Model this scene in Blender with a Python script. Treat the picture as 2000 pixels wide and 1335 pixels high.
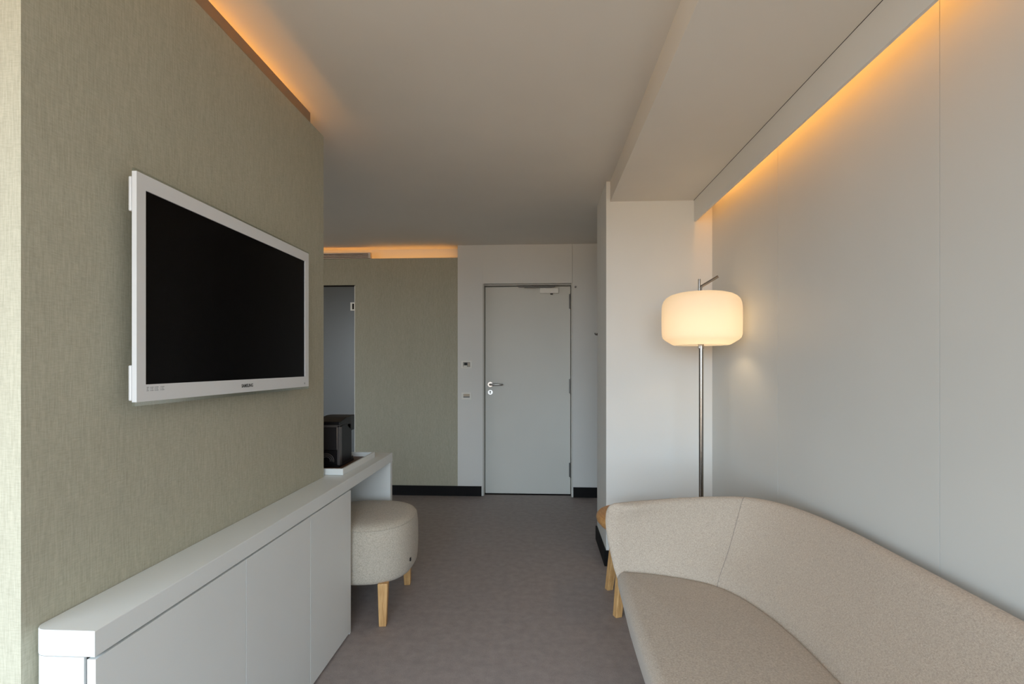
import bpy, bmesh, math
from mathutils import Vector, Matrix

# ------------------------------------------------------------------ clear
for o in list(bpy.data.objects):
    bpy.data.objects.remove(o)
S = bpy.context.scene
COL = S.collection

# ------------------------------------------------------------------ camera
F_PX = 985.0
YAW = math.atan(52.0 / F_PX)
CAM_H = 1.286
cam_d = bpy.data.cameras.new('camera')
cam_d.sensor_width = 36.0
cam_d.lens = F_PX / 2000.0 * 36.0
cam_d.shift_y = 44.5 / 2000.0
cam_d.clip_start = 0.02
cam = bpy.data.objects.new('camera', cam_d)
cam.location = (0, 0, CAM_H)
cam.rotation_euler = (math.pi / 2, 0, YAW)
COL.objects.link(cam)
S.camera = cam

# ------------------------------------------------------------------ world, light, exposure
SKY = (0.80, 0.975, 1.13)
SKY_STRENGTH = 9.3
GROUND = (0.34, 0.26, 0.18)
LED_COL = (1.0, 0.43, 0.085)
LED_LEFT, LED_RIGHT, LED_BACK = 62.0, 12.0, 7.0
LAMP_W = 1.95
S.view_settings.view_transform = 'Standard'
S.view_settings.look = 'None'
S.view_settings.gamma = 1.0
S.view_settings.use_curve_mapping = False
S.view_settings.exposure = 0.0
S.cycles.max_bounces = 12
S.cycles.diffuse_bounces = 7
S.cycles.glossy_bounces = 4
S.cycles.transmission_bounces = 8
S.cycles.caustics_reflective = False
S.cycles.caustics_refractive = False
S.cycles.sample_clamp_indirect = 6.0

w = bpy.data.worlds.new('daylight')
S.world = w
w.use_nodes = True
nt = w.node_tree
nt.nodes.clear()
out = nt.nodes.new('ShaderNodeOutputWorld')
bg = nt.nodes.new('ShaderNodeBackground')
bg.inputs['Strength'].default_value = SKY_STRENGTH
tc = nt.nodes.new('ShaderNodeTexCoord')
sx = nt.nodes.new('ShaderNodeSeparateXYZ')
rmp = nt.nodes.new('ShaderNodeValToRGB')
ad = nt.nodes.new('ShaderNodeMath'); ad.operation = 'MULTIPLY_ADD'
ad.inputs[1].default_value = 0.5; ad.inputs[2].default_value = 0.5
nt.links.new(tc.outputs['Generated'], sx.inputs[0])
nt.links.new(sx.outputs['Z'], ad.inputs[0])
nt.links.new(ad.outputs[0], rmp.inputs[0])
rmp.color_ramp.elements[0].position = 0.485; rmp.color_ramp.elements[0].color = (*GROUND, 1)
rmp.color_ramp.elements[1].position = 0.515; rmp.color_ramp.elements[1].color = (*SKY, 1)
nt.links.new(rmp.outputs[0], bg.inputs['Color'])
nt.links.new(bg.outputs[0], out.inputs['Surface'])

# window geometry (behind the camera)
WIN_Y = -1.9
WX0, WX1, WZ0, WZ1 = -4.35, 1.0, 0.12, 2.38
pl = bpy.data.lights.new('window_portal', 'AREA')
pl.shape = 'RECTANGLE'; pl.size = WX1 - WX0; pl.size_y = WZ1 - WZ0
pl.cycles.is_portal = True
po = bpy.data.objects.new('window_portal', pl)
po.location = ((WX0 + WX1) / 2, WIN_Y - 0.02, (WZ0 + WZ1) / 2)
po.rotation_euler = (math.pi / 2, 0, 0)     # -Z local -> +Y into the room
COL.objects.link(po)

# ------------------------------------------------------------------ helpers
def lin(c):
    c = c / 255.0
    return c / 12.92 if c <= 0.04045 else ((c + 0.055) / 1.055) ** 2.4

def rgb(r, g, b):
    return (lin(r), lin(g), lin(b))

def add_box(bm, x0, x1, y0, y1, z0, z1, bev=0.0, seg=2):
    m = Matrix.Translation(((x0 + x1) / 2, (y0 + y1) / 2, (z0 + z1) / 2)) @ \
        Matrix.Diagonal((abs(x1 - x0), abs(y1 - y0), abs(z1 - z0), 1))
    r = bmesh.ops.create_cube(bm, size=1.0, matrix=m)
    if bev > 0:
        ed = list({e for v in r['verts'] for e in v.link_edges})
        bmesh.ops.bevel(bm, geom=ed, offset=bev, segments=seg, profile=0.5, affect='EDGES')

def add_tube(bm, pts, r, n=12, caps=True):
    """round tube through points; r a number or one radius per point"""
    pts = [Vector(p) for p in pts]
    rs = r if isinstance(r, (list, tuple)) else [r] * len(pts)
    rings = []
    prev = None
    for i, p in enumerate(pts):
        if i == 0: d = pts[1] - p
        elif i == len(pts) - 1: d = p - pts[i - 1]
        else: d = (pts[i + 1] - p).normalized() + (p - pts[i - 1]).normalized()
        d.normalize()
        if prev is None:
            up = Vector((0, 0, 1)) if abs(d.z) < 0.9 else Vector((1, 0, 0))
            a = d.cross(up).normalized()
        else:
            a = (prev - d * prev.dot(d)).normalized()
        prev = a
        b = d.cross(a)
        rings.append([bm.verts.new(p + (a * math.cos(2 * math.pi * k / n) + b * math.sin(2 * math.pi * k / n)) * rs[i]) for k in range(n)])
    for i in range(len(rings) - 1):
        for k in range(n):
            bm.faces.new((rings[i][k], rings[i][(k + 1) % n], rings[i + 1][(k + 1) % n], rings[i + 1][k]))
    if caps:
        bm.faces.new(list(reversed(rings[0]))); bm.faces.new(rings[-1])

def add_lathe(bm, prof, cx, cy, n=48):
    """prof: list of (radius, z); radius 0 closes the surface"""
    rings = []
    for r, z in prof:
        if r <= 1e-6:
            rings.append([bm.verts.new((cx, cy, z))])
        else:
            rings.append([bm.verts.new((cx + r * math.cos(2 * math.pi * k / n), cy + r * math.sin(2 * math.pi * k / n), z)) for k in range(n)])
    for a, b in zip(rings, rings[1:]):
        for k in range(n):
            k2 = (k + 1) % n
            if len(a) == 1 and len(b) > 1: bm.faces.new((a[0], b[k2], b[k]))
            elif len(b) == 1 and len(a) > 1: bm.faces.new((a[k], a[k2], b[0]))
            elif len(a) > 1: bm.faces.new((a[k], a[k2], b[k2], b[k]))

def add_loft(bm, rings, closed=True, caps=True):
    vr = [[bm.verts.new(p) for p in r] for r in rings]
    n = len(vr[0])
    for a, b in zip(vr, vr[1:]):
        for k in range(n if closed else n - 1):
            bm.faces.new((a[k], a[(k + 1) % n], b[(k + 1) % n], b[k]))
    if caps:
        bm.faces.new(list(reversed(vr[0]))); bm.faces.new(vr[-1])
    return vr

def obj(name, bm, m, parent=None, smooth=False, angle=None):
    bmesh.ops.recalc_face_normals(bm, faces=bm.faces)
    me = bpy.data.meshes.new(name)
    bm.to_mesh(me); bm.free()
    if m: me.materials.append(m)
    if smooth:
        for p in me.polygons: p.use_smooth = True
        if angle is not None:
            try: me.set_sharp_from_angle(angle=math.radians(angle))
            except Exception: pass
    o = bpy.data.objects.new(name, me)
    COL.objects.link(o)
    if parent is not None:
        o.parent = parent
        o.matrix_parent_inverse = Matrix.Translation(-Vector(parent.location))
    return o

def box(name, b, m, parent=None, bev=0.0, seg=2):
    bm = bmesh.new(); add_box(bm, *b, bev=bev, seg=seg)
    return obj(name, bm, m, parent)

def boxes(name, bl, m, parent=None, bev=0.0):
    bm = bmesh.new()
    for b in bl: add_box(bm, *b, bev=bev)
    return obj(name, bm, m, parent)

def thing(name, loc, label, cat, group=None):
    o = bpy.data.objects.new(name, None)
    o.empty_display_size = 0.05
    o.location = loc
    COL.objects.link(o)
    return tag(o, label, cat, group)

def tag(o, label, cat, group=None):
    o['label'] = label; o['category'] = cat
    if group: o['group'] = group
    return o

def struct(o, label=None, cat=None):
    o['kind'] = 'structure'
    if label: o['label'] = label
    if cat: o['category'] = cat
    return o

# ------------------------------------------------------------------ materials
def base_mat(name, col, rough=0.5, metal=0.0, spec=0.5):
    m = bpy.data.materials.new(name); m.use_nodes = True
    b = m.node_tree.nodes['Principled BSDF']
    b.inputs['Base Color'].default_value = (*col, 1)
    b.inputs['Roughness'].default_value = rough
    b.inputs['Metallic'].default_value = metal
    b.inputs['Specular IOR Level'].default_value = spec
    return m, m.node_tree, b

def noise(t, scale, mapping, detail=2.0, rough=0.55):
    tc = t.nodes.new('ShaderNodeTexCoord')
    mp = t.nodes.new('ShaderNodeMapping')
    mp.inputs['Scale'].default_value = mapping
    n = t.nodes.new('ShaderNodeTexNoise')
    n.inputs['Scale'].default_value = scale
    n.inputs['Detail'].default_value = detail
    n.inputs['Roughness'].default_value = rough
    t.links.new(tc.outputs['Object'], mp.inputs[0]); t.links.new(mp.outputs[0], n.inputs['Vector'])
    return n.outputs['Fac']

def ramp(t, fac, stops):
    r = t.nodes.new('ShaderNodeValToRGB')
    e = r.color_ramp.elements
    e[0].position, e[0].color = stops[0][0], (*stops[0][1], 1)
    e[1].position, e[1].color = stops[-1][0], (*stops[-1][1], 1)
    for p, c in stops[1:-1]:
        k = e.new(p); k.color = (*c, 1)
    t.links.new(fac, r.inputs[0])
    return r.outputs[0]

def math_n(t, op, a, b=None, c=None):
    m = t.nodes.new('ShaderNodeMath'); m.operation = op
    for i, v in enumerate((a, b, c)):
        if v is None: continue
        if isinstance(v, (int, float)): m.inputs[i].default_value = v
        else: t.links.new(v, m.inputs[i])
    return m.outputs[0]

def bump(t, bsdf, h, strength=0.2, dist=0.002):
    bp = t.nodes.new('ShaderNodeBump')
    bp.inputs['Strength'].default_value = strength
    bp.inputs['Distance'].default_value = dist
    t.links.new(h, bp.inputs['Height']); t.links.new(bp.outputs[0], bsdf.inputs['Normal'])

def scale_col(c, k): return tuple(min(1.0, v * k) for v in c)

def paint(name, col, rough=0.55, spec=0.35):
    m, t, b = base_mat(name, col, rough, 0, spec)
    n = noise(t, 1.3, (1, 1, 1), 3)
    c = ramp(t, n, [(0.3, scale_col(col, 0.965)), (0.7, scale_col(col, 1.02))])
    t.links.new(c, b.inputs['Base Color'])
    bump(t, b, noise(t, 220, (1, 1, 1), 2), 0.03, 0.001)
    return m

def fabric(name, c0, c1, scale=900, bumpk=0.5, axes=((1, 1, 0.22), (0.22, 0.22, 1))):
    m, t, b = base_mat(name, c0, 0.95, 0, 0.15)
    n1 = noise(t, scale, axes[0], 2)
    n2 = noise(t, scale, axes[1], 2)
    n3 = noise(t, scale * 0.28, (1, 1, 1), 2)
    s = math_n(t, 'ADD', n1, n2)
    s = math_n(t, 'MULTIPLY_ADD', n3, 0.7, s)
    s = math_n(t, 'MULTIPLY', s, 0.37)
    c = ramp(t, s, [(0.36, c0), (0.5, tuple((a + d) / 2 for a, d in zip(c0, c1))), (0.64, c1)])
    t.links.new(c, b.inputs['Base Color'])
    b.inputs['Sheen Weight'].default_value = 0.15
    bump(t, b, s, bumpk, 0.0025)
    return m

def wood(name, c0, c1, axis='Z', rough=0.45):
    m, t, b = base_mat(name, c0, rough, 0, 0.4)
    mp = {'Z': (60, 60, 4), 'X': (4, 60, 60), 'Y': (60, 4, 60)}[axis]
    n1 = noise(t, 1.0, mp, 4, 0.6)
    n2 = noise(t, 4.0, mp, 2, 0.5)
    s = math_n(t, 'MULTIPLY_ADD', n2, 0.35, math_n(t, 'MULTIPLY', n1, 0.7))
    c = ramp(t, s, [(0.38, c0), (0.68, c1)])
    t.links.new(c, b.inputs['Base Color'])
    bump(t, b, s, 0.08, 0.001)
    return m

def grasscloth(name, c0, c1):
    m, t, b = base_mat(name, c0, 0.7, 0, 0.4)
    v = noise(t, 1.0, (340, 340, 26), 3, 0.65)
    h = noise(t, 1.0, (55, 55, 400), 2, 0.6)
    f = noise(t, 1.0, (900, 900, 900), 1)
    big = noise(t, 1.0, (14, 14, 1.2), 2)
    s = math_n(t, 'MULTIPLY_ADD', h, 0.50, math_n(t, 'MULTIPLY', v, 0.85))
    s = math_n(t, 'MULTIPLY_ADD', f, 0.2, s)
    s = math_n(t, 'MULTIPLY_ADD', big, 0.14, s)
    s = math_n(t, 'MULTIPLY', s, 0.61)
    c = ramp(t, s, [(0.36, c0), (0.64, c1)])
    t.links.new(c, b.inputs['Base Color'])
    bump(t, b, s, 0.25, 0.0015)
    return m

def emit(name, col, st):
    m = bpy.data.materials.new(name); m.use_nodes = True
    t = m.node_tree; t.nodes.clear()
    o = t.nodes.new('ShaderNodeOutputMaterial'); e = t.nodes.new('ShaderNodeEmission')
    e.inputs[0].default_value = (*col, 1); e.inputs[1].default_value = st
    t.links.new(e.outputs[0], o.inputs[0])
    return m

M = {}
M['white_wall'] = paint('white_wall_paint', (0.74, 0.74, 0.715))
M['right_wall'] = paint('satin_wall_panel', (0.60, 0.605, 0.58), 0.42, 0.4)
M['ceiling'] = paint('ceiling_paint', (0.77, 0.735, 0.675), 0.8, 0.2)
M['cove'] = paint('cove_white_paint', (0.72, 0.71, 0.68), 0.7, 0.2)
M['paper'] = grasscloth('green_grasscloth', (0.340, 0.327, 0.250), (0.478, 0.462, 0.362))
M['white_lacquer'] = paint('white_lacquer', (0.755, 0.782, 0.778), 0.38, 0.45)
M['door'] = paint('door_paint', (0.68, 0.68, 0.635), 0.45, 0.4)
M['frame'] = paint('shaded_frame_paint', (0.50, 0.49, 0.46), 0.45, 0.4)  # shade on the left jamb and head, put into a darker colour
M['black_base'] = paint('black_skirting', (0.006, 0.0055, 0.006), 0.6, 0.15)
M['dark_gap'] = paint('dark_gap', (0.014, 0.012, 0.011), 0.9, 0.05)
M['sofa'] = fabric('oatmeal_wool', (0.305, 0.256, 0.206), (0.532, 0.456, 0.376), 820)
M['pouf'] = fabric('pouf_boucle', (0.35, 0.31, 0.252), (0.625, 0.565, 0.475), 520, 0.7, ((1, 1, 0.5), (0.4, 0.4, 1)))
M['seam'] = fabric('seam_thread', (0.22, 0.19, 0.16), (0.40, 0.35, 0.30), 620)
M['oak'] = wood('oak', (0.50, 0.27, 0.10), (0.72, 0.44, 0.19))
M['oak_top'] = wood('oak_top', (0.46, 0.22, 0.075), (0.62, 0.34, 0.13), 'Y')
M['tray_in'] = wood('tray_lining', (0.07, 0.035, 0.018), (0.14, 0.07, 0.035), 'Y', 0.5)
M['chrome'] = base_mat('chrome', (0.34, 0.32, 0.30), 0.2, 1.0)[0]
M['steel'] = base_mat('brushed_steel', (0.50, 0.50, 0.49), 0.32, 1.0)[0]
M['dark_steel'] = base_mat('dark_steel', (0.12, 0.117, 0.11), 0.4, 1.0)[0]
M['tv_white'] = paint('tv_white_plastic', (0.70, 0.71, 0.72), 0.3, 0.5)
M['screen'] = base_mat('tv_screen', (0.0022, 0.0018, 0.002), 0.22, 0, 0.06)[0]
M['ink'] = base_mat('dark_print', (0.05, 0.05, 0.048), 0.5)[0]
M['pale_ink'] = base_mat('pale_print', (0.36, 0.37, 0.38), 0.5)[0]
M['black_plastic'] = paint('black_plastic', (0.007, 0.006, 0.007), 0.38, 0.2)
M['grey_plastic'] = paint('smoky_plastic', (0.07, 0.062, 0.06), 0.3, 0.4)
M['tank'] = paint('dark_tank', (0.022, 0.020, 0.022), 0.15, 0.6)
M['switch'] = paint('switch_plate', (0.86, 0.85, 0.80), 0.4, 0.4)
M['switch_grey'] = paint('switch_grey', (0.30, 0.285, 0.25), 0.4, 0.4)
M['beige_key'] = paint('switch_key', (0.52, 0.44, 0.34), 0.4, 0.4)
M['vent'] = paint('vent_paint', (0.78, 0.68, 0.60), 0.5, 0.3)
M['alu'] = paint('window_frame_paint', (0.55, 0.55, 0.55), 0.4, 0.4)

def floor_mat():
    col = (0.300, 0.262, 0.254)
    m, t, b = base_mat('taupe_linoleum', col, 0.52, 0, 0.4)
    n1 = noise(t, 260, (1, 1, 1), 2)
    n2 = noise(t, 22, (1, 1, 1), 4)
    s = math_n(t, 'MULTIPLY_ADD', n2, 0.45, math_n(t, 'MULTIPLY', n1, 0.55))
    c = ramp(t, s, [(0.33, scale_col(col, 0.80)), (0.67, scale_col(col, 1.22))])
    t.links.new(c, b.inputs['Base Color'])
    bump(t, b, s, 0.06, 0.001)
    return m
M['floor'] = floor_mat()

def clear_mat():
    m = bpy.data.materials.new('clear_acrylic'); m.use_nodes = True
    t = m.node_tree; t.nodes.clear()
    o = t.nodes.new('ShaderNodeOutputMaterial')
    tr = t.nodes.new('ShaderNodeBsdfTransparent'); tr.inputs[0].default_value = (0.84, 0.87, 0.84, 1)
    gl = t.nodes.new('ShaderNodeBsdfGlossy'); gl.inputs[0].default_value = (0.9, 0.92, 0.9, 1); gl.inputs['Roughness'].default_value = 0.15
    mx = t.nodes.new('ShaderNodeMixShader'); mx.inputs[0].default_value = 0.24
    t.links.new(tr.outputs[0], mx.inputs[1]); t.links.new(gl.outputs[0], mx.inputs[2])
    t.links.new(mx.outputs[0], o.inputs[0])
    return m
M['clear'] = clear_mat()

def shade_mat():
    m = bpy.data.materials.new('opal_lamp_shade'); m.use_nodes = True
    t = m.node_tree; t.nodes.clear()
    o = t.nodes.new('ShaderNodeOutputMaterial')
    tr = t.nodes.new('ShaderNodeBsdfTranslucent'); tr.inputs[0].default_value = (0.66, 0.60, 0.51, 1)
    df = t.nodes.new('ShaderNodeBsdfDiffuse'); df.inputs[0].default_value = (0.88, 0.85, 0.79, 1)
    mx = t.nodes.new('ShaderNodeMixShader'); mx.inputs[0].default_value = 0.42
    t.links.new(tr.outputs[0], mx.inputs[1]); t.links.new(df.outputs[0], mx.inputs[2])
    t.links.new(mx.outputs[0], o.inputs[0])
    return m
M['shade'] = shade_mat()

def lip_mat():
    m = bpy.data.materials.new('translucent_cove_lip'); m.use_nodes = True
    t = m.node_tree; t.nodes.clear()
    o = t.nodes.new('ShaderNodeOutputMaterial')
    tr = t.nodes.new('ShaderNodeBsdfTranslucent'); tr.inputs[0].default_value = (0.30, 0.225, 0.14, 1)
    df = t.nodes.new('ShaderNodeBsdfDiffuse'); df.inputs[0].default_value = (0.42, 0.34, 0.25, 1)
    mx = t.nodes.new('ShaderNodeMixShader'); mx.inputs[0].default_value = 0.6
    t.links.new(tr.outputs[0], mx.inputs[1]); t.links.new(df.outputs[0], mx.inputs[2])
    t.links.new(mx.outputs[0], o.inputs[0])
    return m
M['lip'] = lip_mat()

def frosted():
    m, t, b = base_mat('frosted_glass', (0.05, 0.058, 0.06), 0.30, 0, 0.42)
    b.inputs['IOR'].default_value = 1.7
    return m
M['frosted'] = frosted()

# ------------------------------------------------------------------ the setting
CEIL = 2.46
XW = -1.04            # television wall
XR = 1.099            # right wall
Y_END = 0.961         # near end of the television wall
Y_FAR = 2.391         # far end of the television wall
YB = 4.925            # far wall
PX, PY0, PY1 = 0.432, 3.259, 3.755   # pillar
XL = -4.6             # outer left limit (bedroom side)
XC = -1.95            # bedroom face of the television partition

struct(box('floor', (XL - 0.1, 1.75, WIN_Y - 0.1, 5.35, -0.1, 0.0), M['floor']), 'taupe speckled floor covering running to the door', 'floor')
struct(box('ceiling', (XL - 0.1, 1.75, WIN_Y - 0.1, 5.35, CEIL, CEIL + 0.1), M['ceiling']), 'smooth pale painted ceiling', 'ceiling')

# window wall behind the camera
wn = boxes('wall_near', [(XL - 0.1, WX0, WIN_Y - 0.1, WIN_Y, 0, CEIL), (WX1, XR + 0.1, WIN_Y - 0.1, WIN_Y, 0, CEIL),
                         (WX0, WX1, WIN_Y - 0.1, WIN_Y, 0, WZ0), (WX0, WX1, WIN_Y - 0.1, WIN_Y, WZ1, CEIL)], M['white_wall'])
struct(wn, 'white window wall facing the corridor', 'wall')
wf = struct(boxes('window_1', [(WX0, WX1, WIN_Y - 0.08, WIN_Y - 0.03, WZ0, WZ0 + 0.05), (WX0, WX1, WIN_Y - 0.08, WIN_Y - 0.03, WZ1 - 0.05, WZ1),
                               (WX0, WX0 + 0.05, WIN_Y - 0.08, WIN_Y - 0.03, WZ0, WZ1), (WX1 - 0.05, WX1, WIN_Y - 0.08, WIN_Y - 0.03, WZ0, WZ1)], M['alu']),
            'wide window frame behind the viewpoint', 'window')
for k in (1, 2, 3):
    x = WX0 + (WX1 - WX0) * k / 4
    box('mullion', (x - 0.025, x + 0.025, WIN_Y - 0.08, WIN_Y - 0.03, WZ0 + 0.05, WZ1 - 0.05), M['alu'], wf)

# left outer wall and the solid core that carries the television
struct(box('wall_left', (XL - 0.1, XL, WIN_Y, YB + 0.3, 0, CEIL), M['white_wall']), 'white outer wall on the left', 'wall')
core_bm = bmesh.new()
add_box(core_bm, XC, XW, Y_END, Y_FAR, 0, 2.390)
core = struct(obj('wall_television', core_bm, M['paper']), 'grey-green grasscloth wall carrying the television', 'wall')
# dropped closure above the core, set back from the face, so that the light cove has a back
box('cove_back', (XC, -1.36, Y_END, Y_FAR, 2.390, CEIL), M['cove'], core)
lip = struct(box('trim_1', (XW - 0.003, XW, Y_END, 2.248, 2.3895, 2.434), M['lip']), 'narrow cove lip along the top of the green wall, glowing orange', 'cove')
box('led_strip', (-1.315, -1.275, Y_END + 0.03, 2.235, 2.391, 2.398), emit('led_left', LED_COL, LED_LEFT), lip)

# right wall, three seamed panels in view
wr = struct(box('wall_right', (XR + 0.012, XR + 0.112, WIN_Y, PY0 + 0.02, 0, CEIL), M['dark_gap']), 'long pale wall panelling behind the sofa', 'wall')
ys = [WIN_Y, -0.432, 0.506, 1.444, 2.382, PY0]
for a, b in zip(ys, ys[1:]):
    box('panel', (XR, XR + 0.02, a + 0.0012, b - 0.0012, 0, CEIL), M['right_wall'], wr)
# dropped soffit and its cove fascia
so = struct(box('trim_2', (0.458, 0.985, WIN_Y, PY0 + 0.001, 2.330, CEIL), M['ceiling']), 'dropped ceiling soffit above the sofa', 'soffit')
fa = struct(box('trim_3', (0.985, 0.997, WIN_Y, PY0 + 0.001, 2.194, CEIL), M['white_wall'], None, 0.0008, 1), 'hanging fascia hiding the orange cove light along the right wall', 'cove')
box('led_strip', (1.000, 1.018, WIN_Y + 0.05, PY0 - 0.07, 2.352, 2.360), emit('led_right', LED_COL, LED_RIGHT), fa)
box('shadow_gap', (0.983, 0.9852, WIN_Y, PY0, 2.3294, 2.334), M['dark_gap'], so)

# pillar
pi = struct(box('wall_pillar', (PX, 1.75, PY0, PY1, 0, CEIL), M['white_wall'], None, 0.002, 1), 'white pillar face beside the floor lamp', 'wall')
struct(box('baseboard_pillar', (PX - 0.012, XR, PY0 - 0.012, PY1, 0, 0.098), M['black_base'], None, 0.001, 1), 'black skirting around the foot of the pillar', 'baseboard')
struct(box('wall_niche', (1.65, 1.75, PY1, YB + 0.3, 0, CEIL), M['white_wall']), 'white wall closing the niche behind the pillar', 'wall')

# far wall: white panelled part with the door opening
DX0, DX1, DZ1 = -0.547, 0.328, 2.081
XG = -0.795           # where green paper meets white panel
wb = struct(boxes('wall_far', [(XG, DX0 - 0.0, YB + 0.02, YB + 0.12, 0, CEIL), (DX1, 1.75, YB + 0.02, YB + 0.12, 0, CEIL), (DX0, DX1, YB + 0.02, YB + 0.12, DZ1, CEIL)], M['dark_gap']),
            'white panelled wall around the entrance door', 'wall')
box('panel', (XG, DX0, YB, YB + 0.03, 0, CEIL), M['white_wall'], wb, 0.0008, 1)
box('panel', (DX0, DX1 - 0.001, YB, YB + 0.03, DZ1, CEIL), M['white_wall'], wb, 0.0008, 1)
box('panel', (DX1 + 0.001, 1.75, YB, YB + 0.03, 0, CEIL), M['white_wall'], wb, 0.0008, 1)
# green papered part, stopping short of the ceiling
GX = -1.822           # right edge of the glass door
GDX0 = -2.70          # its hidden left edge
wg = struct(boxes('wall_far_green', [(GX, XG, YB, YB + 0.06, 0, 2.340), (GDX0, GX, YB, YB + 0.06, 2.078, 2.340), (XL, GDX0, YB, YB + 0.06, 0, 2.340)], M['paper']),
            'grey-green grasscloth wall left of the entrance door', 'wall')
cv = struct(boxes('trim_4', [(XL, XG, YB + 0.15, YB + 0.25, 2.2, CEIL), (XL, XG, YB + 0.06, YB + 0.15, 2.30, 2.328), (XG, XG + 0.02, YB + 0.03, YB + 0.25, 2.2, CEIL)], M['cove']),
            'orange glowing cove above the green far wall', 'cove')
box('led_strip', (XL + 0.05, XG - 0.03, YB + 0.062, YB + 0.078, 2.329, 2.335), emit('led_back', LED_COL, LED_BACK), cv)
struct(box('wall_behind_glass', (GDX0 - 0.3, GX + 0.3, YB + 0.35, YB + 0.4, 0, 2.2), M['white_wall']), 'dim room behind the glass door', 'wall')
# baseboards
struct(box('baseboard_far_green', (GX, XG, YB - 0.012, YB, 0, 0.096), M['black_base'], None, 0.001, 1), 'black skirting under the green far wall', 'baseboard')
struct(box('baseboard_far_door', (XG, DX0 - 0.012, YB - 0.014, YB, 0, 0.096), M['black_base'], None, 0.001, 1), 'short black skirting between green wall and door', 'baseboard')
struct(box('baseboard_far_niche', (DX1 + 0.008, 1.65, YB - 0.014, YB, 0, 0.098), M['black_base'], None, 0.001, 1), 'black skirting right of the door', 'baseboard')
struct(box('baseboard_right', (XR - 0.012, XR, WIN_Y, PY0 - 0.012, 0, 0.096), M['black_base'], None, 0.001, 1), 'black skirting along the right wall', 'baseboard')

# ------------------------------------------------------------------ entrance door
dr = struct(thing('door_1', (-0.11, 5.02, 0), 'plain pale grey entrance door with lever handle', 'door'))
box('leaf', (-0.532, 0.314, 5.015, 5.06, 0.006, 2.062), M['door'], dr, 0.0015, 1)
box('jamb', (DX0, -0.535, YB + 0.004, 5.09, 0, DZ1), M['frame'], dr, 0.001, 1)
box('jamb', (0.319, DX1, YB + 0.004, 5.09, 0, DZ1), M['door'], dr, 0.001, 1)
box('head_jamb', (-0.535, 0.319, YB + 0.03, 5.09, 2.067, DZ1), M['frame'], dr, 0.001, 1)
box('backing', (DX0, DX1, 5.09, 5.10, 0, DZ1), M['dark_gap'], dr)
for z0, z1 in ((1.835, 1.99), (0.998, 1.15), (0.172, 0.322)):
    bm = bmesh.new()
    add_tube(bm, [(0.317, 4.998, z0), (0.317, 4.998, z1)], 0.0075, 12)
    add_box(bm, 0.300, 0.317, 5.009, 5.0155, z0 + 0.006, z1 - 0.006)
    obj('hinge', bm, M['dark_steel'], dr, True, 40)
# lever handle
bm = bmesh.new()
n = 28
add_tube(bm, [(-0.481, 5.0155, 1.090), (-0.481, 5.006, 1.090)], [0.027, 0.0255], n)
rose = obj('handle_rose', bm, M['chrome'], dr, True, 40)
bm = bmesh.new()
add_tube(bm, [(-0.481, 5.008, 1.090), (-0.481, 4.972, 1.090), (-0.474, 4.962, 1.090), (-0.455, 4.958, 1.090), (-0.40, 4.958, 1.090), (-0.357, 4.960, 1.090), (-0.350, 4.963, 1.090)],
         [0.010, 0.010, 0.0105, 0.0105, 0.0100, 0.0085, 0.003], 14)
obj('lever', bm, M['steel'], rose, True, 50)
bm = bmesh.new()
add_tube(bm, [(-0.481, 5.0155, 1.012), (-0.481, 5.008, 1.012)], [0.026, 0.0245], n)
esc = obj('key_escutcheon', bm, M['steel'], dr, True, 40)
bm = bmesh.new()
add_tube(bm, [(-0.481, 5.0085, 1.018), (-0.481, 5.004, 1.018)], 0.0085, 16)
add_box(bm, -0.485, -0.477, 5.004, 5.0085, 0.998, 1.016)
obj('lock_cylinder', bm, M['dark_steel'], esc)
# closer on the leaf
clo = box('door_closer', (0.012, 0.196, 4.972, 5.0155, 1.990, 2.042), M['switch'], dr, 0.006, 3)
box('closer_rail', (-0.20, 0.16, 4.975, 4.995, 2.052, 2.064), M['dark_steel'], clo, 0.002, 1)
bm = bmesh.new(); add_tube(bm, [(0.128, 4.99, 1.991), (0.128, 4.99, 1.978)], [0.015, 0.011], 16)
obj('closer_knob', bm, M['dark_steel'], clo, True, 40)
box('closer_arm', (-0.14, 0.13, 4.980, 4.988, 2.043, 2.050), M['dark_steel'], clo)
box('threshold', (-0.535, 0.319, 4.985, 5.06, 0.0, 0.006), M['dark_gap'], dr)

# small wall pieces
bm = bmesh.new(); add_tube(bm, [(0.358, YB, 2.042), (0.358, YB - 0.014, 2.042)], [0.010, 0.008], 16)
tag(obj('wall_peg', bm, M['dark_steel'], None, True, 40), 'tiny dark peg on the white wall right of the door top', 'peg')
hk = thing('coat_hook', (PX, 3.735, 1.50), 'small metal coat hook on the pillar side near the door', 'hook')
bm = bmesh.new(); add_tube(bm, [(PX, 3.735, 1.51), (PX - 0.006, 3.735, 1.51)], 0.009, 18)
obj('hook_plate', bm, M['dark_steel'], hk, True, 40)
bm = bmesh.new(); add_tube(bm, [(PX - 0.004, 3.735, 1.51), (PX - 0.012, 3.735, 1.507), (PX - 0.017, 3.735, 1.512), (PX - 0.017, 3.735, 1.520)], [0.005, 0.005, 0.005, 0.006], 12)
obj('hook_peg', bm, M['dark_steel'], hk, True, 50)

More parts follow.
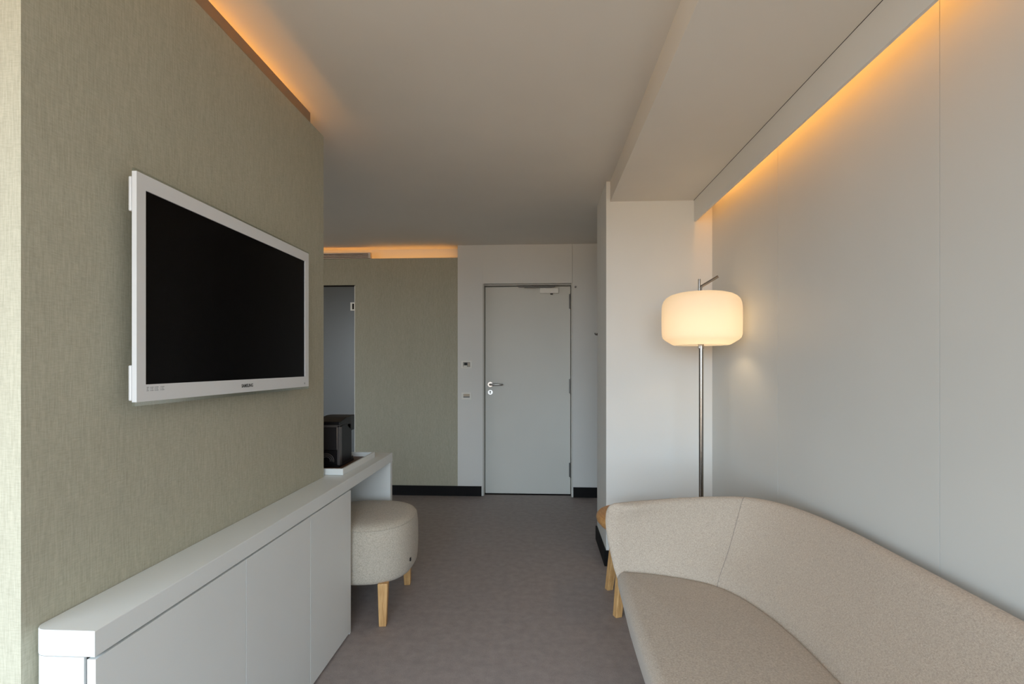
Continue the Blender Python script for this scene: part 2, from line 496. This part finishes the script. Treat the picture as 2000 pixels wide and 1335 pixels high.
# wall controls beside the door
def plate(name, x0, x1, z0, z1, label, cat):
    t = thing(name, ((x0 + x1) / 2, YB, z0), label, cat)
    bm = bmesh.new()
    y0, y1 = YB - 0.009, YB
    fw, fh = 0.018, 0.014
    for b in ((x0, x1, y0, y1, z0, z0 + fh), (x0, x1, y0, y1, z1 - fh, z1), (x0, x0 + fw, y0, y1, z0 + fh, z1 - fh), (x1 - fw, x1, y0, y1, z0 + fh, z1 - fh)):
        add_box(bm, *b, bev=0.002, seg=2)
    obj('surround', bm, M['switch'], t)
    return t, (x0 + fw, x1 - fw, z0 + fh, z1 - fh)
t, (a, b, c, d) = plate('thermostat', -0.759, -0.653, 1.251, 1.326, 'upper wall plate by the door, thermostat with small dark display', 'thermostat')
box('face', (a, b, YB - 0.005, YB, c, d), M['switch_grey'], t)
box('display', (a + 0.012, a + 0.042, YB - 0.0065, YB - 0.004, c + 0.018, d - 0.006), M['black_plastic'], t)
box('key', (a + 0.004, a + 0.040, YB - 0.0068, YB - 0.004, c + 0.003, c + 0.013), M['switch'], t, 0.001, 1)
box('key', (b - 0.020, b - 0.004, YB - 0.0068, YB - 0.004, c + 0.006, d - 0.008), M['beige_key'], t, 0.001, 1)
t, (a, b, c, d) = plate('card_switch', -0.756, -0.657, 0.944, 1.014, 'lower wall plate by the door, key card switch with a slot', 'switch')
box('face', (a, b, YB - 0.006, YB, c + 0.018, d), M['beige_key'], t, 0.001, 1)
box('slot', (a, b, YB - 0.004, YB, c + 0.006, c + 0.018), M['dark_steel'], t)
box('key_ledge', (a, b, YB - 0.008, YB, c, c + 0.006), M['switch'], t)

# frosted glass door
gd = struct(thing('door_2', (GX - 0.35, YB + 0.02, 0), 'frosted grey glass door in the green far wall, half hidden by the television wall', 'door'))
box('glass_pane', (GDX0, GX - 0.008, YB + 0.018, YB + 0.028, 0.008, 2.066), M['frosted'], gd, 0.001, 1)
box('glass_edge', (GX - 0.008, GX - 0.004, YB + 0.016, YB + 0.030, 0.008, 2.066), M['clear'], gd)
box('edge_profile', (GX - 0.006, GX, YB - 0.003, YB + 0.05, 0, 2.07), M['switch'], gd)
box('head_gap', (GDX0, GX - 0.004, YB + 0.012, YB + 0.05, 2.066, 2.078), M['dark_gap'], gd)
hg = boxes('clamp_hinge', [(GX - 0.050, GX - 0.004, YB + 0.006, YB + 0.017, 1.826, 1.838), (GX - 0.050, GX - 0.004, YB + 0.006, YB + 0.017, 1.895, 1.907),
                           (GX - 0.050, GX - 0.032, YB + 0.006, YB + 0.017, 1.838, 1.895), (GX - 0.014, GX - 0.004, YB + 0.006, YB + 0.017, 1.838, 1.895)], M['switch'], gd)
box('hinge_core', (GX - 0.032, GX - 0.014, YB + 0.010, YB + 0.017, 1.838, 1.895), M['dark_gap'], hg)

# air grille in the far cove
vg = thing('air_grille', (-2.1, YB, 2.345), 'slatted air grille in the orange cove above the glass door', 'grille')
VX0, VX1, VZ0, VZ1 = -2.60, -1.668, 2.344, 2.400
boxes('frame', [(VX0, VX1, YB - 0.004, YB + 0.05, VZ0, VZ0 + 0.007), (VX0, VX1, YB - 0.004, YB + 0.05, VZ1 - 0.010, VZ1),
                (VX0, VX0 + 0.02, YB - 0.004, YB + 0.05, VZ0 + 0.007, VZ1 - 0.010), (VX1 - 0.020, VX1, YB - 0.004, YB + 0.05, VZ0 + 0.007, VZ1 - 0.010)], M['vent'], vg)
for k in range(2):
    z = VZ0 + 0.0165 + k * 0.0145
    box('slat', (VX0 + 0.02, VX1 - 0.02, YB - 0.002, YB + 0.03, z, z + 0.006), M['vent'], vg)
box('duct', (VX0 + 0.02, VX1 - 0.02, YB + 0.04, YB + 0.05, VZ0 + 0.007, VZ1 - 0.010), M['dark_gap'], vg)

# ------------------------------------------------------------------ worktop and cabinet
CX = -0.900
def worktop_mesh():
    bm = bmesh.new()
    pts = []
    # outline anticlockwise seen from above; rounded back corner at the near end
    pts += [(CX, 0.978), (CX, 3.068), (-1.55, 3.068), (-1.55, 2.398), (XW + 0.001, 2.398), ]
    r = 0.03
    cx, cy = XW + 0.001 + r, 0.978 + r
    for k in range(7):
        a = math.pi + (math.pi / 2) * k / 6
        pts.append((cx + r * math.cos(a), cy + r * math.sin(a)))
    top = [bm.verts.new((x, y, 0.745)) for x, y in pts]
    bot = [bm.verts.new((x, y, 0.692)) for x, y in pts]
    bm.faces.new(top); bm.faces.new(list(reversed(bot)))
    n = len(pts)
    for k in range(n):
        bm.faces.new((top[k], bot[k], bot[(k + 1) % n], top[(k + 1) % n]))
    bmesh.ops.recalc_face_normals(bm, faces=bm.faces)
    ed = [e for e in bm.edges if abs(e.verts[0].co.z - e.verts[1].co.z) < 1e-5]
    bmesh.ops.bevel(bm, geom=ed, offset=0.0015, segments=2, profile=0.5, affect='EDGES')
    return bm
wt = thing('worktop', (CX - 0.07, 2.0, 0), 'long white worktop along the green wall with panel end', 'worktop')
obj('top', worktop_mesh(), M['white_lacquer'], wt)
box('end_panel', (-1.55, CX - 0.002, 3.028, 3.068, 0.0, 0.692), M['white_lacquer'], wt, 0.0012, 1)
box('back_panel', (-1.55, -1.53, 2.40, 3.027, 0.0, 0.692), M['white_lacquer'], wt)

cb = thing('low_cabinet', (CX - 0.07, 1.7, 0), 'low white cabinet with three flush doors under the worktop', 'cabinet')
bm = bmesh.new()
cp = [(CX - 0.024, 0.979), (CX - 0.024, 2.362), (XW + 0.001, 2.362)]
cp += [(XW + 0.031 + 0.03 * math.cos(math.pi * (1 + k / 12)), 1.009 + 0.03 * math.sin(math.pi * (1 + k / 12))) for k in range(7)]
add_loft(bm, [[(x, y, z) for x, y in cp] for z in (0.008, 0.6905)])
obj('carcass', bm, M['white_lacquer'], cb, True, 30)
box('end_panel', (XW + 0.002, CX - 0.001, 2.3635, 2.3795, 0.0, 0.684), M['white_lacquer'], cb, 0.0008, 1)
for a, b in ((0.980, 1.5065), (1.5100, 1.9460), (1.9495, 2.3625)):
    box('door', (CX - 0.018, CX, a, b, 0.010, 0.6865), M['white_lacquer'], cb)
box('plinth', (XW + 0.002, CX - 0.03, 0.99, 2.36, 0.0, 0.008), M['dark_gap'], cb)
box('reveal', (CX - 0.0238, CX - 0.0185, 0.985, 2.362, 0.012, 0.6905), M['dark_gap'], cb)

# ------------------------------------------------------------------ television
tv = thing('television', (-0.99, 1.634, 1.19), 'white framed flat television on the green wall', 'television')
TX = -0.975
ty0, ty1, tz0, tz1 = 1.175, 2.093, 1.195, 1.757
sy0, sy1, sz0, sz1 = 1.204, 2.060, 1.237, 1.719
bm = bmesh.new()
fr_out = [(ty0, tz0), (ty1, tz0), (ty1, tz1), (ty0, tz1)]
fr_in = [(sy0, sz0), (sy1, sz0), (sy1, sz1), (sy0, sz1)]
def ring(pts, x): return [bm.verts.new((x, y, z)) for y, z in pts]
A, B, C_, D = ring(fr_out, TX - 0.012), ring(fr_out, TX), ring(fr_in, TX), ring(fr_in, TX - 0.004)
for P, Q in ((A, B), (B, C_), (C_, D)):
    for k in range(4):
        bm.faces.new((P[k], P[(k + 1) % 4], Q[(k + 1) % 4], Q[k]))
bz = obj('bezel', bm, M['tv_white'], tv)
box('screen', (TX - 0.010, TX - 0.0035, sy0 - 0.001, sy1 + 0.001, sz0 - 0.001, sz1 + 0.001), M['screen'], tv)
rh = box('rear_housing', (-1.012, TX - 0.012, ty0 + 0.03, ty1 - 0.03, tz0 + 0.03, tz1 - 0.03), M['tv_white'], tv, 0.006, 2)
box('rear_cover', (-0.996, TX - 0.0125, ty0 - 0.001, ty0 + 0.05, 1.660, 1.745), M['tv_white'], rh, 0.003, 2)
box('rear_cover', (-0.996, TX - 0.0125, ty0 - 0.001, ty0 + 0.05, 1.198, 1.285), M['tv_white'], rh, 0.003, 2)
box('wall_mount', (XW + 0.0, -1.012, 1.50, 1.77, 1.37, 1.60), M['black_plastic'], tv)
box('acrylic_edge', (TX - 0.010, TX - 0.003, ty0 - 0.002, ty1 + 0.010, 1.185, tz0), M['clear'], tv)
box('acrylic_edge', (TX - 0.010, TX - 0.003, ty0 - 0.002, ty1 + 0.010, tz1, 1.764), M['clear'], tv)

def text_mesh(name, s, width, height, origin, m, parent):
    """raised lettering on the television bezel (faces +X, reads towards +Y)"""
    cu = bpy.data.curves.new(name, 'FONT'); cu.body = s; cu.size = 1.0; cu.extrude = 0.0; cu.offset = 0.035
    to = bpy.data.objects.new(name, cu); COL.objects.link(to)
    dg = bpy.context.evaluated_depsgraph_get()
    me = bpy.data.meshes.new_from_object(to.evaluated_get(dg))
    bpy.data.objects.remove(to)
    xs = [v.co.x for v in me.vertices]; zs = [v.co.y for v in me.vertices]
    x0, x1, z0, z1 = min(xs), max(xs), min(zs), max(zs)
    for v in me.vertices:
        u = (v.co.x - x0) / (x1 - x0) * width; q = (v.co.y - z0) / (z1 - z0) * height
        v.co = (origin[0], origin[1] + u, origin[2] + q)
    me.materials.clear(); me.materials.append(m)
    o = bpy.data.objects.new(name, me); COL.objects.link(o)
    o.parent = parent
    o.matrix_parent_inverse = Matrix.Translation(-Vector(tv.location)) if parent is tv else Matrix()
    return o
lt = text_mesh('maker_lettering', 'SAMSUNG', 0.066, 0.0115, (TX + 0.0006, 1.608, 1.211), M['ink'], tv)
lt['label'] = 'small dark lettering SAMSUNG on the lower frame'
bm = bmesh.new()
for y0, wd in ((1.206, 0.007), (1.218, 0.003), (1.2225, 0.006), (1.2325, 0.004), (1.238, 0.007), (1.252, 0.003), (1.2565, 0.009)):
    for z in (1.2205, 1.2245, 1.2285):
        add_box(bm, TX, TX + 0.0005, y0, y0 + wd * (0.7 if z == 1.2245 else 1), z, z + 0.002)
mk = obj('printed_marks', bm, M['pale_ink'], tv)
bm = bmesh.new(); add_tube(bm, [(TX, 2.055, 1.209), (TX + 0.001, 2.055, 1.209)], 0.004, 12)
obj('standby_mark', bm, M['pale_ink'], tv)

# ------------------------------------------------------------------ tray and coffee machine
tr = thing('serving_tray', (-1.13, 2.65, 0.745), 'white rimmed tray with dark lining on the far end of the worktop', 'tray')
tx0, tx1, ty_0, ty_1 = -1.36, -0.957, 2.425, 2.905
bm = bmesh.new()
for b in ((tx0, tx1, ty_0, ty_0 + 0.012, 0.7455, 0.776), (tx0, tx1, ty_1 - 0.012, ty_1, 0.7455, 0.776),
          (tx0, tx0 + 0.012, ty_0 + 0.012, ty_1 - 0.012, 0.7455, 0.776), (tx1 - 0.012, tx1, ty_0 + 0.012, ty_1 - 0.012, 0.7455, 0.776)):
    add_box(bm, *b, bev=0.0012, seg=1)
obj('rim', bm, M['white_lacquer'], tr)
box('lining', (tx0 + 0.012, tx1 - 0.012, ty_0 + 0.012, ty_1 - 0.012, 0.7455, 0.7515), M['tray_in'], tr)

cm = thing('coffee_machine', (-1.11, 2.65, 0.752), 'black coffee machine standing on the white tray', 'coffee machine')
mx0, mx1, my0, my1 = -1.165, -1.028, 2.56, 2.745
box('body', (mx0, mx1, my0 + 0.018, my1 - 0.012, 0.762, 0.975), M['black_plastic'], cm, 0.010, 3)
bm = bmesh.new()
add_loft(bm, [[(mx0, my0, 0.972), (mx1, my0, 0.972), (mx1, my0, 0.990), (mx0, my0, 0.990)],
              [(mx0, my0 + 0.09, 0.968), (mx1, my0 + 0.09, 0.968), (mx1, my0 + 0.09, 1.006), (mx0, my0 + 0.09, 1.006)],
              [(mx0, my1 - 0.03, 0.925), (mx1, my1 - 0.03, 0.925), (mx1, my1 - 0.03, 1.010), (mx0, my1 - 0.03, 1.010)],
              [(mx0 + 0.005, my1 + 0.035, 0.925), (mx1 - 0.003, my1 + 0.035, 0.925), (mx1 - 0.003, my1 + 0.035, 1.008), (mx0 + 0.005, my1 + 0.035, 1.008)]])
bmesh.ops.bevel(bm, geom=list(bm.edges), offset=0.004, segments=2, profile=0.5, affect='EDGES')
obj('brew_head', bm, M['black_plastic'], cm)
wt_ = box('water_tank', (mx0 + 0.010, mx1 - 0.014, my0 + 0.004, my0 + 0.020, 0.842, 0.965), M['tank'], cm, 0.004, 2)
boxes('tank_frame', [(mx0, mx0 + 0.012, my0, my0 + 0.03, 0.765, 0.972), (mx1 - 0.014, mx1, my0, my0 + 0.03, 0.765, 0.972), (mx0, mx1, my0, my0 + 0.03, 0.962, 0.974)], M['grey_plastic'], cm, 0.002)
box('tank_base', (mx0 + 0.010, mx1 - 0.014, my0 + 0.006, my0 + 0.022, 0.765, 0.840), M['black_plastic'], cm, 0.003, 2)
box('foot', (mx0 + 0.006, mx1 - 0.006, my0 + 0.01, my1 + 0.035, 0.752, 0.764), M['black_plastic'], cm, 0.003, 2)
box('drip_tray', (mx0 + 0.010, mx1 - 0.010, my1 - 0.012, my1 + 0.035, 0.764, 0.778), M['dark_steel'], cm, 0.003, 2)
bm = bmesh.new()
for r in (0.022, 0.031, 0.040):
    add_tube(bm, [(-1.098 + r * math.cos(a), my0 - 0.004 - 0.02 * (r - 0.02), 0.790 + r * math.sin(a) * 0.9) for a in [math.pi * k / 16 - 0.2 for k in range(19)]], 0.0025, 8)
obj('power_cord', bm, M['grey_plastic'], cm, True)

# ------------------------------------------------------------------ stool
ST = (-0.930, 2.690)
def superring(cx, cy, ax, ay, z, n=64, e=2.6):
    r = []
    for k in range(n):
        a = 2 * math.pi * k / n
        c, s = math.cos(a), math.sin(a)
        r.append((cx + ax * math.copysign(abs(c) ** (2 / e), c), cy + ay * math.copysign(abs(s) ** (2 / e), s), z))
    return r
st = thing('upholstered_stool', (ST[0], ST[1], 0), 'oatmeal upholstered stool on oak legs tucked under the worktop', 'stool')
SA, SB = 0.266, 0.272
zb, zt = 0.196, 0.500
prof = [(0.60, zb), (0.86, zb + 0.001), (0.945, zb + 0.008), (0.975, zb + 0.022), (0.988, zb + 0.05), (0.996, zb + 0.09), (1.0, zb + 0.14), (0.995, zt - 0.085), (0.983, zt - 0.055),
        (0.962, zt - 0.034), (0.925, zt - 0.020), (0.86, zt - 0.011), (0.72, zt - 0.004), (0.45, zt), (0.2, zt + 0.001)]
bm = bmesh.new()
add_loft(bm, [superring(ST[0], ST[1], SA * s, SB * s, z) for s, z in prof])
cu_ = obj('cushion', bm, M['pouf'], st, True)
bm = bmesh.new()
pr = superring(ST[0], ST[1], SA * 0.966, SB * 0.966, zt - 0.0335)
add_tube(bm, pr + [pr[0]], 0.0022, 6, False)
obj('seam', bm, M['pouf'], cu_, True)
box('fabric_tag', (-0.673, -0.667, 2.60, 2.612, 0.262, 0.279), M['black_plastic'], cu_)

def tapered_leg(bm, p_bot, p_top, w_bot, w_top, rot=0.0, bev=0.004):
    rings = []
    for p, wd in ((p_bot, w_bot), (p_top, w_top)):
        rr = []
        for k in range(4):
            a = rot + math.pi / 4 + k * math.pi / 2
            rr.append((p[0] + wd / math.sqrt(2) * math.cos(a), p[1] + wd / math.sqrt(2) * math.sin(a), p[2]))
        rings.append(rr)
    add_loft(bm, rings)
    bmesh.ops.recalc_face_normals(bm, faces=bm.faces)
    bmesh.ops.bevel(bm, geom=list(bm.edges), offset=bev, segments=2, profile=0.5, affect='EDGES')

for dx, dy in ((1, -1), (1, 1), (-1, -1), (-1, 1)):
    bm = bmesh.new()
    tapered_leg(bm, (ST[0] + dx * 0.162, ST[1] + dy * 0.234, 0), (ST[0] + dx * 0.160, ST[1] + dy * 0.222, zb + 0.012), 0.036, 0.050, 0.12)
    obj('leg', bm, M['oak'], st)

# ------------------------------------------------------------------ side table
TB = (0.558, 2.76)
tb = thing('side_table', (TB[0], TB[1], 0), 'round oak side table behind the sofa arm', 'side table')
bm = bmesh.new()
add_lathe(bm, [(0, 0.410), (0.18, 0.410), (0.200, 0.412), (0.222, 0.420), (0.240, 0.440), (0.2445, 0.456), (0.242, 0.468), (0.234, 0.477), (0.22, 0.480), (0, 0.480)], TB[0], TB[1], 64)
obj('table_top', bm, M['oak_top'], tb, True, 35)
for dx, dy in ((-1, -1), (-1, 1), (1, -1), (1, 1)):
    bm = bmesh.new()
    tapered_leg(bm, (TB[0] + dx * 0.156, TB[1] + dy * 0.156, 0), (TB[0] + dx * 0.110, TB[1] + dy * 0.110, 0.411), 0.036, 0.050, 0.35)
    obj('leg', bm, M['oak'], tb)

# ------------------------------------------------------------------ floor lamp
LX, LY = 0.869, 2.75
fl = thing('floor_lamp', (LX, LY, 0), 'tall floor lamp with glowing opal drum shade in the corner', 'lamp')
bm = bmesh.new()
add_lathe(bm, [(0, 0), (0.135, 0), (0.138, 0.004), (0.138, 0.014), (0.132, 0.020), (0.02, 0.024), (0.016, 0.03), (0, 0.03)], LX, LY, 48)
obj('base', bm, M['chrome'], fl, True, 35)
bm = bmesh.new()
add_tube(bm, [(LX, LY, 0.02), (LX, LY, 1.375)], 0.0118, 20)
po_ = obj('pole', bm, M['chrome'], fl, True, 40)
bm = bmesh.new(); add_tube(bm, [(LX, LY, 1.372), (LX, LY, 1.398)], 0.0145, 20)
obj('collar', bm, M['chrome'], po_, True, 40)
bm = bmesh.new()
add_tube(bm, [(LX - 0.011, LY - 0.004, 1.375), (LX - 0.011, LY - 0.004, 1.744)], 0.0062, 14)
obj('inner_rod', bm, M['chrome'], fl, True, 40)
bm = bmesh.new()
add_tube(bm, [(LX - 0.002, LY, 1.60), (LX - 0.002, LY, 1.700), (LX + 0.004, LY, 1.707), (LX + 0.088, LY, 1.757)], 0.0075, 14)
arm = obj('angled_arm', bm, M['chrome'], fl, True, 40)
bm = bmesh.new()
sh = [(0.132, 1.391), (0.140, 1.391), (0.150, 1.395), (0.185, 1.417), (0.197, 1.428), (0.2025, 1.445), (0.2035, 1.47), (0.2040, 1.53), (0.2030, 1.590), (0.2000, 1.612), (0.193, 1.630),
      (0.180, 1.645), (0.160, 1.657), (0.13, 1.666), (0.08, 1.673), (0.03, 1.676)]
add_lathe(bm, sh, LX, LY, 64)
obj('shade', bm, M['shade'], fl, True, 60)
bm = bmesh.new()
add_lathe(bm, [(0, 1.462), (0.018, 1.466), (0.028, 1.480), (0.030, 1.495), (0.024, 1.515), (0.014, 1.535), (0.013, 1.56), (0, 1.56)], LX + 0.0, LY + 0.045, 24)
bulb = obj('bulb', bm, emit('warm_bulb', (1.0, 0.72, 0.40), 12.0), fl, True)
ld = bpy.data.lights.new('bulb_light', 'POINT')
ld.energy = LAMP_W; ld.color = (1.0, 0.73, 0.44); ld.shadow_soft_size = 0.03
lo = bpy.data.objects.new('bulb_light', ld); COL.objects.link(lo)
lo.parent = fl; lo.matrix_parent_inverse = Matrix.Translation(-Vector(fl.location))
lo.location = (LX, LY - 0.03, 1.487)

# ------------------------------------------------------------------ sofa
YM = 1.27
def catmull(P, n):
    """n samples through control points P (tuples), uniform Catmull-Rom"""
    P = [Vector(p) for p in P]
    Q = [P[0] * 2 - P[1]] + P + [P[-1] * 2 - P[-2]]
    out = []
    for i in range(n):
        u = i / (n - 1) * (len(P) - 1)
        k = min(int(u), len(P) - 2); t = u - k
        a, b, c, d = Q[k], Q[k + 1], Q[k + 2], Q[k + 3]
        out.append(0.5 * ((2 * b) + (c - a) * t + (2 * a - 5 * b + 4 * c - d) * t * t + (3 * b - a - 3 * c + d) * t ** 3))
    return out
crest_c = [(1.030, YM, 0.735), (1.030, 1.50, 0.735), (1.028, 1.72, 0.735), (1.012, 1.93, 0.731), (0.965, 2.10, 0.726), (0.875, 2.195, 0.723), (0.735, 2.205, 0.720), (0.54, 2.175, 0.716), (0.333, 2.128, 0.708)]
seat_c = [(0.812, YM, 0.44), (0.812, 1.42, 0.44), (0.810, 1.58, 0.44), (0.792, 1.74, 0.44), (0.752, 1.885, 0.44), (0.690, 1.985, 0.44), (0.600, 2.045, 0.44), (0.482, 2.086, 0.44), (0.370, 2.108, 0.44)]
NS = 60
cr, se = catmull(crest_c, NS), catmull(seat_c, NS)
def section(c, s, i):
    o = Vector((c.x - s.x, c.y - s.y, 0))
    L = o.length; o.normalize()
    end = i / (NS - 1)
    # upright and thinner towards the arm end
    base = Vector((s.x, s.y, 0))
    top = Vector((c.x, c.y, 0))
    zc = c.z
    def P(q, z): return Vector((q.x, q.y, z))
    lo_in = base - o * 0.02
    k = max(0.0, (end - 0.55) / 0.45)
    drift = Vector((0.022 * k, 0.0, 0))            # lower edge draws in along the arm
    ctrl = [P(lo_in + drift * 1.3, 0.20), P(lo_in + drift * 0.6, 0.33), P(base + o * 0.004, 0.44), P(base + o * (L * 0.40), 0.54), P(base + o * (L * 0.72 - 0.004), 0.64),
            P(top - o * 0.030, zc - 0.020), P(top - o * 0.010, zc - 0.003), P(top + o * 0.012, zc - 0.001), P(top + o * 0.030, zc - 0.014), P(top + o * 0.040, zc - 0.045),
            P(top + o * 0.034, 0.58), P(top + o * 0.010 + drift * 0.5, 0.44), P(top - o * 0.020 + drift, 0.32), P(top - o * 0.045 + drift * 1.4, 0.22), P(top - o * 0.075 + drift * 1.4, 0.195)]
    return ctrl
def closed_spline(P, per=3):
    n = len(P); out = []
    for i in range(n):
        a, b, c, d = P[i - 1], P[i], P[(i + 1) % n], P[(i + 2) % n]
        for k in range(per):
            t = k / per
            out.append(0.5 * ((2 * b) + (c - a) * t + (2 * a - 5 * b + 4 * c - d) * t * t + (3 * b - a - 3 * c + d) * t ** 3))
    return out
half = [closed_spline(section(cr[i], se[i], i)) for i in range(NS)]
# rounded arm end: the last rings close in on the spine of the section
last = half[-1]
tan = (cr[-1] - cr[-3]); tan.z = 0; tan.normalize()
R_END = 0.036
cl = section(cr[-1], se[-1], NS - 1)
inn, outp = cl[0:7], list(reversed(cl[7:14]))
def at_z(P, z):
    if z <= P[0].z: return P[0]
    for p, q in zip(P, P[1:]):
        if z <= q.z: return p + (q - p) * ((z - p.z) / max(q.z - p.z, 1e-6))
    return P[-1]
zlo, zhi = min(p.z for p in last), max(p.z for p in last)
zm = (zlo + zhi) / 2
for k in range(1, 9):
    a = math.radians(84) * k / 8
    ring_ = []
    for p in last:
        sp = (at_z(inn, p.z) + at_z(outp, p.z)) / 2
        q = Vector((sp.x + (p.x - sp.x) * math.cos(a), sp.y + (p.y - sp.y) * math.cos(a), zm + (p.z - zm) * (1 - R_END / (zhi - zm) * (1 - math.cos(a)))))
        ring_.append(q + tan * R_END * math.sin(a))
    half.append(ring_)
full = [[Vector((p.x, 2 * YM - p.y, p.z)) for p in r] for r in reversed(half[1:])] + half
sf = thing('sofa', (0.68, YM, 0), 'rounded oatmeal tub sofa along the right wall', 'sofa')
bm = bmesh.new()
add_loft(bm, full)
bk = obj('backrest', bm, M['sofa'], sf, True)
# seams of the backrest
i_seam = int(NS * 5.0 / 8)
for sgn in (1, -1):
    secp = closed_spline(section(cr[i_seam], se[i_seam], i_seam))[5:30]
    if sgn < 0: secp = [Vector((p.x, 2 * YM - p.y, p.z)) for p in secp]
    bm = bmesh.new(); add_tube(bm, secp, 0.0016, 6)
    obj('seam', bm, M['seam'], bk, True)
# seat: a D-shaped cushion with rounded edge
FX = 0.318
seat_line = [(p.x + (c.x - p.x) / (c - p).xy.length * 0.012, p.y + (c.y - p.y) / (c - p).xy.length * 0.012) for p, c in zip(se, cr)]
seat_line.append((0.338, 2.118))
far = seat_line[::2]
if far[-1] != seat_line[-1]: far.append(seat_line[-1])
outl = [(x, y) for x, y in far]
outl += [(0.325, 2.100), (0.320, 2.07)] + [(FX - 0.006 * math.sin(math.pi * k / 12), 2.0 - (2.0 - YM) * k / 6) for k in range(1, 7)]
mir = [(x, 2 * YM - y) for x, y in reversed(outl[1:-1])]
outl = outl + mir
def offset_poly(P, d):
    n = len(P); out = []
    for i in range(n):
        a, b, c = Vector(P[i - 1]), Vector(P[i]), Vector(P[(i + 1) % n])
        t = ((b - a).normalized() + (c - b).normalized()); t.normalize()
        nrm = Vector((-t.y, t.x))
        out.append((b.x + nrm.x * d, b.y + nrm.y * d))
    return out
area = sum(outl[i - 1][0] * outl[i][1] - outl[i][0] * outl[i - 1][1] for i in range(len(outl)))
sg = 1 if area > 0 else -1
SEAT_Z = 0.436
rings = []
def taper(P, dz):          # front face draws in towards the floor
    out = []
    for x, y in P:
        k = max(0.0, min(1.0, (0.55 - x) / 0.2))
        out.append((x + 0.055 * dz * k, y))
    return out
for d, z, tp in ((0.06, 0.170, 1.0), (0.010, 0.172, 1.0), (0.0, 0.185, 0.95), (0.0, 0.24, 0.7), (0.0, 0.31, 0.4), (0.0, 0.37, 0.12), (0.0, 0.392, 0.03)):
    rings.append([(x, y, z) for x, y in taper(offset_poly(outl, sg * d), tp)])
r = 0.036
for k in range(1, 8):
    a = math.pi / 2 * k / 7
    rings.append([(x, y, SEAT_Z - r + r * math.sin(a)) for x, y in offset_poly(outl, sg * r * (1 - math.cos(a)))])
last2 = rings[-1]
mx_, my_ = sum(p[0] for p in last2) / len(last2), YM
for s_, dz in ((0.9, 0.003), (0.75, 0.006), (0.5, 0.009), (0.25, 0.0105), (0.05, 0.011)):
    rings.append([(mx_ + (x - mx_) * s_, my_ + (y - my_) * s_, SEAT_Z + dz) for x, y, z in last2])
bm = bmesh.new(); add_loft(bm, rings)
obj('seat', bm, M['sofa'], sf, True, 60)
for x, y in ((0.47, 1.92), (0.47, 2 * YM - 1.92), (0.88, 1.92), (0.88, 2 * YM - 1.92)):
    bm = bmesh.new()
    tapered_leg(bm, (x, y, 0), (x, y, 0.20), 0.032, 0.046, 0.0)
    obj('leg', bm, M['oak'], sf)
